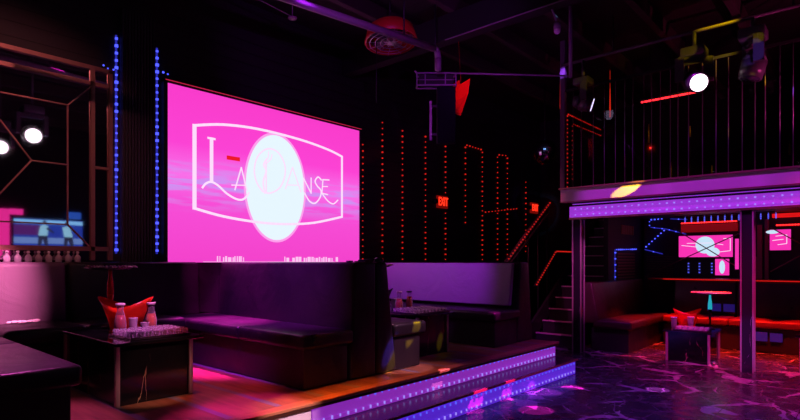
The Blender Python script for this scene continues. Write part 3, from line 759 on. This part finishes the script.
# mirror ball
t = thing('mirror_ball', 'dark mirror ball hanging left of the balcony', 'ball', (10.38, 5.2, 3.5))
build('ball', B().sphere((10.38, 5.2, 3.78), .25, 1, 36, flat=True), mat('ball facets', (.5, .5, .55), .12, 1), t)
build('rod', B().cyl((10.38, 5.2, 4.0), (10.38, 5.2, 5.2), .01), DMETAL, t)

# truss pipe and moving heads
t = thing('lighting_pipe', 'horizontal lighting pipe carrying the moving head lamps', 'pipe', (8.2, 2.3, 4.65))
build('pipe', B().cyl((8.2, .2, 4.65), (8.2, 3.8, 4.65), .025), mat('pipe dim', (.1, .08, .11), .5), t)
build('hanger', B().cyl((8.2, .8, 4.65), (8.2, .8, 5.2), .012).cyl((8.2, 3.0, 4.65), (8.2, 3.0, 5.2), .012), DMETAL, t)
def moving_head(label, loc, aim, lens, s=1.0, yaw=0, clampz=None):
    t = thing('moving_head_lamp', label, 'stage light', loc); L = Vector(loc)
    build('base', B().box(loc[0]-.13*s, loc[0]+.13*s, loc[1]-.13*s, loc[1]+.13*s, loc[2]-.13*s, loc[2]-.02, .015, 2).cyl(L+Vector((0, 0, -.03)), Vector((loc[0], loc[1], clampz or 4.65)), .025), mat('lamp black', (.09, .09, .1), .3) if 'lamp black' not in bpy.data.materials else bpy.data.materials['lamp black'], t)
    A = Vector(aim).normalized(); side = A.cross(Vector((0, 0, 1))).normalized()
    P = L+Vector((0, 0, -.42*s))
    y_ = B()
    for q in (-1, 1): y_.bar(L+side*q*.17*s+Vector((0, 0, -.13*s)), P+side*q*.17*s, .05*s, .1*s)
    y_.bar(L+side*-.19*s+Vector((0, 0, -.15*s)), L+side*.19*s+Vector((0, 0, -.15*s)), .05*s, .06*s)
    build('yoke', y_, bpy.data.materials['lamp black'], t)
    h = B().cyl(P-A*.17*s, P-A*.05*s, .07*s, .13*s, 20).cyl(P-A*.05*s, P+A*.14*s, .13*s, .12*s, 20)
    hd = build('head', h, bpy.data.materials['lamp black'], t)
    build('lens', B().cyl(P+A*.141*s, P+A*.15*s, .10*s, .10*s, 24), lens, hd)
    return P+A*.18*s
LEN0 = mat('dark lens', (.05, .05, .08), .1)
m1 = moving_head('moving head lamp with glaring white round lens', (8.2, 1.90, 4.44), (-.8, -.55, -.42), LENS, 1.12)
m2 = moving_head('unlit moving head lamp hanging right of the glaring one', (8.2, 1.22, 4.5), (-.1, .2, -1), LEN0, 1.15)
m3 = moving_head('small moving head lamp at the left end of the lighting pipe', (8.2, 3.46, 4.38), (.45, -1, -.35), LENS2, .95)
for lab, loc in (('moving head lamp over the dance floor seen only in the mirror', (2.68, 2.75, 4.13)), ('second moving head lamp seen at the left edge of the mirror', (2.57, 1.13, 4.15))):
    moving_head(lab, loc, (-.12, 1, -.3), LENS, 1.15, 0, 5.2)

# ------------------------------------------------------------------ lounge below the balcony
BR = leather('lounge leather', (.05, .02, .022), .4)
s = thing('lounge_bench', 'dark bench running toward the back under the balcony, left side', 'bench', (9.6, 3.3, 0))
build('base', B().box(9.1, 11.2, 3.08, 3.7, 0, .38, .01, 2), LE2, s)
build('seat_cushion', cushion(B(), 9.05, 11.2, 3.02, 3.66, .38, .52, .04), BR, s)
build('backrest', B().box(9.05, 11.7, 3.55, 3.84, .45, 1.15, .03, 3, top=(0, 0, .12, 0)), BR, s)
s = thing('lounge_bench', 'long dark bench against the lounge wall below the pink reflections', 'bench', (11, 1, 0))
build('base', B().box(10.72, 11.6, -1.2, 3.0, 0, .40, .01, 2), LE2, s)
yy = 3.0
BRS = leather('leather tinted for red light', (.22, .02, .02), .4)  # seat colour reddened to stand in for red light on the cushions
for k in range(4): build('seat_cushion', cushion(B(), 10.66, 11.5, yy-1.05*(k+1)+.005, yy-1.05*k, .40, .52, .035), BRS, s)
for k in range(4): build('backrest', B().box(11.35, 11.65, yy-1.05*(k+1)+.005, yy-1.05*k, .5, 1.15, .03, 3, top=(.1, 0, 0, 0)), LE, s)
build('top_ledge', B().box(11.45, 12.13, -1.2, 3.5, 1.15, 1.18), mat('ledge lacquer', (.3, .05, .04), .25), s)

# glowing panels standing in for mirror reflections of the main screen
P2 = mat('painted pink reflection', (0, 0, 0), .4, emis=(1, .035, .48), es=.95, sample=True)
def small_reflection(label, y0, y1, z0, z1, moon=None, lines=()):
    t = thing('reflection_panel', label, 'screen', (12.17, (y0+y1)/2, z0))
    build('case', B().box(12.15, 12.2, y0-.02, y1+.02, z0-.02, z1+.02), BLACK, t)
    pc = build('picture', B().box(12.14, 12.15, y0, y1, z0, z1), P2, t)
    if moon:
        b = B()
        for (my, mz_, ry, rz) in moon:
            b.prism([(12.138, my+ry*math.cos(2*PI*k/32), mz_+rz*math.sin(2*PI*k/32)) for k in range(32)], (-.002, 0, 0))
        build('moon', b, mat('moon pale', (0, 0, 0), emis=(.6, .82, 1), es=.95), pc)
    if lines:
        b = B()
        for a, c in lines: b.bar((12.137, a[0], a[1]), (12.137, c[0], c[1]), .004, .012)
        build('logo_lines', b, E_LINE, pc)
small_reflection('painted pink screen reflection with pale moon on the lounge wall left of the column', 2.14, 3.10, 1.60, 2.03,
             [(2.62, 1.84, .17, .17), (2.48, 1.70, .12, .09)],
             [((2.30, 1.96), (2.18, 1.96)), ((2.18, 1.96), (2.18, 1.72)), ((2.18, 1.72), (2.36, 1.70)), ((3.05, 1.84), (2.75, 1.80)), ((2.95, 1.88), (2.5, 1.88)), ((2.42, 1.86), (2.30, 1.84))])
small_reflection('narrow painted pink reflection below the moon reflection, left of the column', 2.20, 2.44, 1.24, 1.56, [(2.32, 1.40, .05, .13)])
small_reflection('tall narrow painted pink reflection half hidden by the column', 2.04, 2.10, 1.36, 1.95)
small_reflection('slim painted pink reflection just right of the column', 1.83, 1.92, 1.30, 1.95)
small_reflection('painted pink screen reflection with logo lines right of the column', 1.22, 1.54, 1.72, 2.10, [(1.5, 2.06, .1, .035)],
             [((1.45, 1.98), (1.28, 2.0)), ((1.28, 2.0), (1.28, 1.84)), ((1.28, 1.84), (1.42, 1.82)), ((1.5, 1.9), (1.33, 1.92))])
# crossing rods
for lab, a, c in (('long thin diagonal rod rising right before the lounge reflections', (12.02, 3.72, 1.2), (12.02, 2.03, 2.04)),
                  ('thin diagonal rod falling right across the moon reflection', (12.08, 3.19, 2.2), (12.08, 2.11, 1.44)),
                  ('thin diagonal rod at the right edge of the lounge wall', (12.06, 1.52, 1.32), (12.06, 1.0, 1.66)),
                  ('thin diagonal rod falling right across the rightmost reflection', (12.09, 1.52, 2.14), (12.09, 1.0, 1.78))):
    b = B().cyl(a, c, .010, n=8)
    for e in (a, c): b.cyl(e, (12.198, e[1], e[2]), .008, n=6)
    tag(build('diagonal_rod', b, mat('rod bronze', (.35, .12, .16), .4, .5) if 'rod bronze' not in bpy.data.materials else bpy.data.materials['rod bronze'], origin=a), lab, 'rod')
# door-like frames on the wall
for lab, y0, y1, z1 in (('narrow reddish wall frame right of the moon reflection', 1.66, 1.74, 2.2), ('pale reddish wall strip beside the rightmost reflection', 1.74, 1.80, 1.6), ('dark upright strip at the left of the rightmost reflection', 1.56, 1.62, 2.3)):
    tag(build('wall_strip', B().box(12.14, 12.2, y0, y1, 1.18, z1), mat('strip rose', (.45, .12, .14), .5), origin=(12.17, y0, 1.18)), lab, 'panel')
# dark wall cabinets with blue columns of lights below first reflection
t = thing('back_bar_shelf', 'dark shelf with short blue light columns under the moon reflection', 'shelf', (12.1, 2.75, 1.2))
build('shelf_box', B().box(12.12, 12.2, 2.46, 3.10, 1.2, 1.54), BLACK, t)
b = B()
for yy in (2.92, 2.72, 2.5): diodes([(12.11, yy, 1.26), (12.11, yy, 1.5)], .05, .024, b)
build('blue_lights', b, D_BV, t)
# red strips over the reflections
def redbar(lab, y0, y1, z, w=.05, dots=True, x=12.1, em=None):
    t = thing('led_bar', lab, 'light', (x, (y0+y1)/2, z))
    build('bar', B().box(x, x+.028 if x < 12 else 12.2, y0, y1, z-w/2, z+w/2), em or mat('red lacquer', (.25, .02, .015), .35, emis=(.9, .01, .01), es=.16), t)
    if dots: build('diodes', diodes([(x-.005, y0, z), (x-.005, y1, z)], .045, .024, out=(-1, 0, 0), tape=0), D_REDS, t)
redbar('thin red light line along the top ledge of the lounge bench', -1.1, 3.2, 1.165, .018, False, x=11.42, em=mat('ledge red', (.3, 0, 0), emis=(1, .015, .01), es=.5))
redbar('long red LED bar above the moon reflection', 2.06, 3.05, 2.29, .035)
redbar('wide dark red panel below the long red LED bar', 2.06, 3.05, 2.18, .15, False)
redbar('short red LED bar at the right edge above the reflection', .9, 1.44, 2.18, .04)
redbar('thick red glow bar at the right edge just under the balcony', .9, 1.5, 2.36, .07, False, em=mat('red glow', (.3, 0, 0), emis=(1, .01, .01), es=.7))
t = thing('light_fringe', 'row of short hanging blue light columns under the balcony', 'light', (11.8, 2.2, 2.4))
build('rail', B().box(11.78, 11.82, 1.42, 3.1, 2.40, 2.419), BLACK, t)
for k in range(14):
    yy = 2.9-.115*k
    bb = B(); 
    for j in range(3): bb.box(11.79, 11.808, yy-.011, yy+.011, 2.335+j*.03-.04, 2.352+j*.03-.04)
    bb.cyl((11.81, yy, 2.28), (11.81, yy, 2.40), .005, n=6)
    build('light_column', bb, D_BV, t)
# blue outline LEDs
light_string('led_string', 'blue LED outline with upright and level run on the stair side wall', [(10.62, 3.85, 1.15), (10.62, 3.85, 1.74), (11.86, 3.85, 1.77)], D_BLUE, TUBEB, .11, .022, cr=.007)
light_string('led_string', 'blue LED line falling slightly right on the lounge wall', [(12.17, 3.78, 1.77), (12.17, 3.42, 1.67)], D_BLUE, TUBEB, .3, .018, cr=.010, out=(-1, 0, 0))
light_string('led_string', 'diagonal row of blue dots climbing right on the lounge wall', [(12.17, 3.78, 1.80), (12.17, 3.36, 2.19)], D_BLUE, CABLE, .075, .022, out=(-1, 0, 0))
light_string('led_string', 'upper blue LED run pointing at the moon reflection corner', [(12.17, 3.66, 2.24), (12.17, 3.35, 2.19), (12.17, 2.97, 2.07)], D_BLUE, TUBEB, .12, .018, cr=.009, out=(-1, 0, 0))
light_string('led_string', 'upright blue LED dots in the upper left lounge wall corner', [(12.17, 3.68, 2.24), (12.17, 3.68, 2.40), (12.17, 3.40, 2.41)], D_BLUE, CABLE, .06, .022, out=(-1, 0, 0))
light_string('led_string', 'top blue LED dash just below the balcony soffit', [(12.17, 3.27, 2.40), (12.17, 2.95, 2.37)], D_BLUE, TUBEB, .2, .018, cr=.008, out=(-1, 0, 0))
b = B()
for k in range(9): b.box(10.75, 11.75, 3.845, 3.8595, 1.17+k*.06, 1.20+k*.06)
tag(build('louvre_panel', b, mat('louvre tan', (.14, .08, .05), .5), origin=(11.2, 3.85, 1.17)), 'brownish louvred panel below the level blue LED line', 'panel')
b = B()
for k in range(9): b.box(12.17, 12.2, 3.22, 3.74, 1.2+k*.05, 1.225+k*.05)
tag(build('louvre_panel', b, bpy.data.materials['louvre tan'], origin=(12.18, 3.5, 1.2)), 'small louvred panel on the lounge wall under the sloping blue line', 'panel')
b = B()
for k in range(7): b.box(11.0+k*.10, 11.04+k*.10, 3.835, 3.8595, 2.06, 2.24)
tag(build('brass_grille', b, mat('grille brass', (.5, .36, .1), .4, .3), origin=(11.3, 3.85, 2.06)), 'small brass grille of upright bars high on the stair side wall', 'grille')

# glowing squares painted on the bench as blue light reflections
BLU = mat('painted blue reflection', (.03, .03, .2), .3, emis=(.05, .03, .62), es=.16)
for lab, x, yy, z, w, h in (('left painted blue reflection on the bench backrest behind the bucket', 11.36, 2.30, .66, .22, .14), ('right painted blue reflection on the bench backrest beside the column', 11.36, 2.06, .66, .18, .14),
                        ('left painted blue reflection on the bench base right of the column', 10.70, 1.49, .26, .20, .15), ('right painted blue reflection on the bench base right of the column', 10.70, 1.27, .26, .17, .14)):
    tag(build('blue_reflection', B().box(x-.008, x+.012, yy-w/2, yy+w/2, z-h/2, z+h/2, .004, 1), BLU, origin=(x, yy, z)), lab, 'light')

# ------------------------------------------------------------------ behind the camera, seen in the mirror
tv = thing('television', 'flat television showing players on a blue court, mirrored', 'television', (4.5, -2.96, 1.85))
build('case', B().box(3.68, 5.34, -3.198, -2.97, 1.86, 2.66, .01, 2), BLACK, tv)
def scr_tv(mn, col, es, x0, x1, z0, z1, y): return build(mn, B().box(x0, x1, y-.003, y, z0, z1), mat('tv '+mn, (0, 0, 0), .4, emis=col, es=es), tv)
scr_tv('picture', (.02, .05, .42), .8, 3.72, 5.30, 1.90, 2.62, -2.965)
scr_tv('bright_band', (.25, .6, 1), .9, 3.72, 5.30, 2.50, 2.60, -2.96)
scr_tv('court', (.2, .35, .8), .7, 3.72, 5.30, 1.98, 2.14, -2.96)
scr_tv('crowd', (.12, .02, .2), .7, 3.72, 4.3, 2.2, 2.46, -2.96)
def player(x, z, s, lean):
    b = B(); Y = -2.955
    b.prism([(x-.11*s, Y, z+.28*s), (x+.12*s, Y, z+.28*s), (x+(.13+lean)*s, Y, z+.56*s), (x+(.03+lean)*s, Y, z+.62*s), (x+(-.08+lean)*s, Y, z+.57*s)], (0, .004, 0))
    build('player_shirt', b, mat('shirt', (0, 0, 0), emis=(.3, .62, .8), es=.9), tv)
    b = B().prism([(x-.12*s, Y, z), (x-.04*s, Y, z), (x, Y, z+.2*s), (x+.06*s, Y, z), (x+.14*s, Y, z), (x+.12*s, Y, z+.29*s), (x-.11*s, Y, z+.29*s)], (0, .004, 0))
    b.prism([(x+(lean+.03)*s+.05*s*math.cos(k*PI/5), Y, z+.68*s+.06*s*math.sin(k*PI/5)) for k in range(10)], (0, .004, 0))
    b.prism([(x+(.1+lean)*s, Y, z+.55*s), (x+.3*s, Y, z+.4*s), (x+.28*s, Y, z+.36*s), (x+.09*s, Y, z+.48*s)], (0, .004, 0))
    build('player_limbs', b, mat('limbs', (0, 0, 0), emis=(.03, .03, .08), es=.6), tv)
player(4.35, 1.93, .9, .02); player(4.95, 1.91, .9, -.08)
bt = mat('pink panel', (0, 0, 0), emis=(1, .03, .35), es=.9)
tag(build('pink_light_panel', B().box(3.46, 3.66, -3.198, -3.08, 1.45, 2.85), bt, origin=(3.25, -3.1, 1.45)), 'upright pink light panel beside the television, seen mirrored', 'light')
tag(build('pink_light_panel', B().box(3.68, 3.95, -3.198, -3.08, 2.72, 2.86), bt, origin=(3.5, -3.1, 2.7)), 'small level pink light panel above the television, seen mirrored', 'light')
tag(build('blue_window', B().box(5.0, 5.30, -3.198, -3.08, 2.68, 2.86), TVB, origin=(5.3, -3.1, 1.9)), 'slim blue screen right of the television, seen mirrored', 'screen')

# ------------------------------------------------------------------ lights (spots have no fixtures; many are added fill)
def spot(name, loc, tgt, col, w, size, blend=.6, r=.02):
    l = bpy.data.lights.new(name, 'SPOT'); l.energy = w; l.color = col; l.spot_size = math.radians(size); l.spot_blend = blend; l.shadow_soft_size = r
    o = bpy.data.objects.new(name, l); COL.objects.link(o); o.location = loc
    o.rotation_euler = (Vector(tgt)-Vector(loc)).to_track_quat('-Z', 'Y').to_euler(); return o
def area(name, loc, tgt, col, w, sx, sy):
    l = bpy.data.lights.new(name, 'AREA'); l.energy = w; l.color = col; l.shape = 'RECTANGLE'; l.size = sx; l.size_y = sy
    o = bpy.data.objects.new(name, l); COL.objects.link(o); o.location = loc
    o.rotation_euler = (Vector(tgt)-Vector(loc)).to_track_quat('-Z', 'Y').to_euler(); return o
MAG = (1, .02, .62); PUR = (.5, .03, 1); ORG_ = (1, .16, .02); PNK = (1, .22, .5); REDL = (1, .02, .01); BLUL = (.12, .06, 1); YELL = (1, .6, .0)
for xx, yy, w_ in ((2.05, 3.52, 3600), (2.35, 3.62, 900)): spot('stage_magenta', (xx, yy, 5.15), (xx, yy, .4), MAG, w_, 11, .8)
for xx, w_ in ((2.45, 900), (2.75, 1500), (3.1, 1300), (3.5, 900), (3.95, 500), (4.5, 260)): spot('stage_orange', (xx, 3.42, 5.15), (xx, 3.42, .4), ORG_, w_, 8.5, .9)
spot('stage_red', (2.45, 4.3, 5.15), (2.45, 4.3, .4), (1, .07, .06), 420, 16, .9)
spot('sofa_pink', (1.1, 2.6, 4.6), (.95, 6.3, 1.28), PNK, 5600, 19, .8)
spot('riser_pink', (2.6, .2, 2.6), (2.5, 3.35, .26), (1, .5, .65), 900, 10, .8)
spot('booth_purple', (3.0, 4.2, 4.6), (6.55, 5.2, 1.2), (.45, .015, 1), 520, 30, .6)
for yy in (.6, 1.8, 3.0): spot('fascia_purple', (6.9, yy, 5.12), (8.5, yy, 2.55), (.62, .022, .9), 330, 30, .7)
spot('floor_purple', (5.2, 1.2, 4.7), (6.6, 1.9, 0), (.42, .03, 1), 420, 55, .8)
spot('floor_magenta', (6.6, -.6, 4.9), (8.3, .8, 0), (1, .015, .2), 1200, 46, .9)
for yy in (.2, 1.5, 2.6): spot('lounge_red', (10.0, yy, 2.38), (9.9, yy, 0), REDL, 520, 62, .5)
for yy in (-.2, .8, 1.8, 2.8): spot('bench_red', (10.92, yy, 2.38), (10.88, yy, 0), REDL, 260, 28, .4)
spot('sofa_back_magenta', (1.7, 4.0, 5.1), (3.5, 4.9, 1.3), (.6, .03, .95), 2600, 34, .9)  # added spot standing in for screen light on the sofa back
spot('corner_magenta', (2.2, 4.2, 5.1), (3.45, 6.2, 1.3), MAG, 1500, 12, .8)  # added with the next spot, for screen glow on the corner panel
spot('corner_top', (2.6, 5.0, 5.12), (3.42, 6.2, 1.38), MAG, 1500, 10, .8)
spot('seat_end_soft', (2.6, .8, 4.7), (3.1, 3.65, .62), (.9, .3, .6), 1500, 8, .7)
spot('table_front', (2.3, .6, 4.6), (1.92, 4.3, .6), (1, .35, .35), 700, 7, .6)
spot('stair_red', (7.2, 4.3, 5.0), (9.7, 4.4, .6), (1, .08, .25), 170, 22, .8)
spot('mirror_ball_cyan', (6.8, 3.2, 5.1), (10.38, 5.2, 3.8), (.2, .5, 1), 300, 9)
spot('seat_end_pale', (5.4, .6, 4.9), (4.25, 3.65, .62), (1, .38, .75), 1300, 8, .5)
spot('column_glow', (5.6, 1.2, 3.6), (8.65, 3.7, 1.3), (1, .08, .6), 520, 16, .8)
spot('column_blue', (5.9, -.2, 3.4), (8.6, 1.35, .4), (.35, .12, 1), 500, 9, .8)
spot('pole_yellow', (7.2, 1.2, 5.1), (10.5, 2.6, 3.5), YELL, 160, 26, .8)
spot('ball_violet', (8.0, 3.6, 4.9), (10.38, 5.2, 3.8), (.4, .1, 1), 120, 14)
spot('flag_red', (6.1, 3.2, 4.5), (6.4, 4.45, 3.9), REDL, 40, 26)
spot('fan_red', (3.2, 4.2, 4.3), (4.2, 4.12, 4.0), REDL, 8, 30)
spot('pipe_purple', (3.0, 2.6, 3.6), (4.6, 4.3, 4.2), (.6, .05, 1), 85, 70)
spot('rig_purple', (5.0, 2.6, 3.2), (6.4, 3.9, 4.2), (.6, .05, .9), 34, 60)
spot('fill_wash', (1.2, -.5, 5.1), (3.6, 5.2, .8), (.85, .06, .6), 90, 80, .9)
spot('mirror_frame_wash', (.9, 3.2, 4.9), (1.6, 6.7, 2.8), (1, .26, .28), 210, 42, .8)
spot('table_wash', (2.4, 1.9, 4.8), (1.98, 4.85, .95), (1, .2, .72), 1200, 9.5, .5)
spot('second_table_wash', (5.6, 1.9, 4.8), (5.05, 4.4, .95), (1, .25, .6), 200, 14, .6)
spot('lounge_table_wash', (8.9, 1.2, 2.38), (9.25, 2.2, .6), (.8, .15, 1), 60, 40, .6)
spot('back_magenta', (3.6, 6.3, 5.15), (3.12, 5.25, .86), MAG, 7000, 17, .9)  # added unseen backlights from here, for highlights on seats and floor
spot('back_violet', (1.6, 6.3, 5.15), (.85, 4.45, .86), (.95, .10, .65), 1100, 22, .8)
spot('back_second_booth', (5.2, 6.3, 5.15), (4.25, 3.9, .86), (1, .3, .6), 240, 16, .8)
spot('stage_back', (2.6, 6.3, 5.15), (2.6, 3.9, .4), MAG, 60, 26, .8)
# gobo beams
def gobo(n, src, tgt, col, w, size): spot(n, src, tgt, col, w, size, .25, .01)
g = [((6.75, 1.95, 0), (.85, .1, 1), 60, 2.2), ((6.2, 2.75, 0), MAG, 60, 2.0), ((5.75, 2.9, 0), (.6, .05, 1), 60, 3), ((5.0, 2.6, 0), MAG, 60, 2.6), ((4.6, 3.04, .1), MAG, 90, 1.8), ((5.2, 3.04, .1), MAG, 70, 1.6), ((4.35, 3.35, .28), PNK, 50, 1.2)]
for i, (tg, c, w, s_) in enumerate(g): gobo('gobo_floor', (7.3, .2+.2*i, 4.9), tg, c, w*90, s_*1.3)
gobo('gobo_yellow', (7.7, .9, 3.4), (8.5, 2.9, 2.61), (1, .5, 0), 1500, 4.2)
gobo('gobo_yellow', (6.6, 1.6, 4.95), (4.35, 3.65, .8), YELL, 9000, 1.3)
gobo('gobo_yellow', (6.6, 1.6, 4.95), (4.0, 3.65, .52), YELL, 7000, 1.2)
gobo('gobo_blue', (6.7, 1.7, 4.95), (3.95, 3.65, .62), BLUL, 12000, 1.4)
gobo('gobo_yellow', (6.6, 1.6, 4.95), (5.2, 3.97, .55), YELL, 9000, 1.2)
gobo('gobo_pink', (6.7, 1.7, 4.95), (5.9, 3.9, .4), MAG, 3000, 2)
gobo('gobo_rig', (6.9, 1.2, 4.0), (8.15, 2.05, 4.42), YELL, 34, 11)
gobo('gobo_rig', (7.0, .6, 3.9), (8.2, 1.35, 4.2), (.3, .1, 1), 30, 16)
gobo('gobo_rig', (7.0, .6, 4.1), (8.2, 1.25, 4.34), YELL, 26, 7)
gobo('gobo_rig', (7.2, 2.3, 3.9), (8.2, 3.46, 4.3), YELL, 14, 12)
for i, yy in enumerate((3.3, 2.95, 2.5, 1.9, 1.55, 1.15, .8)):
    gobo('gobo_rods', (6.8, .4, 5.1), (8.57, yy, 3.3+.2*((i*3) % 4)), YELL if i % 3 else (.35, .1, 1), 420, 3)
spot('balcony_ceiling', (8.0, -.2, 3.2), (10, 2.6, 5.2), (.8, .05, .3), 120, 70)

w = bpy.data.worlds.new('World'); SC.world = w; w.use_nodes = True
w.node_tree.nodes['Background'].inputs[0].default_value = (.35, .1, .5, 1); w.node_tree.nodes['Background'].inputs[1].default_value = .01

# ------------------------------------------------------------------ camera
cam = bpy.data.cameras.new('Camera'); co = bpy.data.objects.new('Camera', cam); COL.objects.link(co)
f = 540; cam.sensor_width = 36; cam.lens = f/800*36; cam.shift_y = (262-210)/800
co.location = (0, 0, 1.5); co.rotation_euler = (PI/2, 0, math.atan(480/f)-PI/2)
cam.clip_start = .05; cam.clip_end = 100
SC.camera = co
SC.view_settings.view_transform = 'Standard'; SC.view_settings.look = 'None'
SC.view_settings.exposure = 0; SC.view_settings.gamma = 1; SC.view_settings.use_curve_mapping = False
SC.cycles.use_denoising = True; SC.cycles.max_bounces = 8; SC.cycles.sample_clamp_indirect = 3
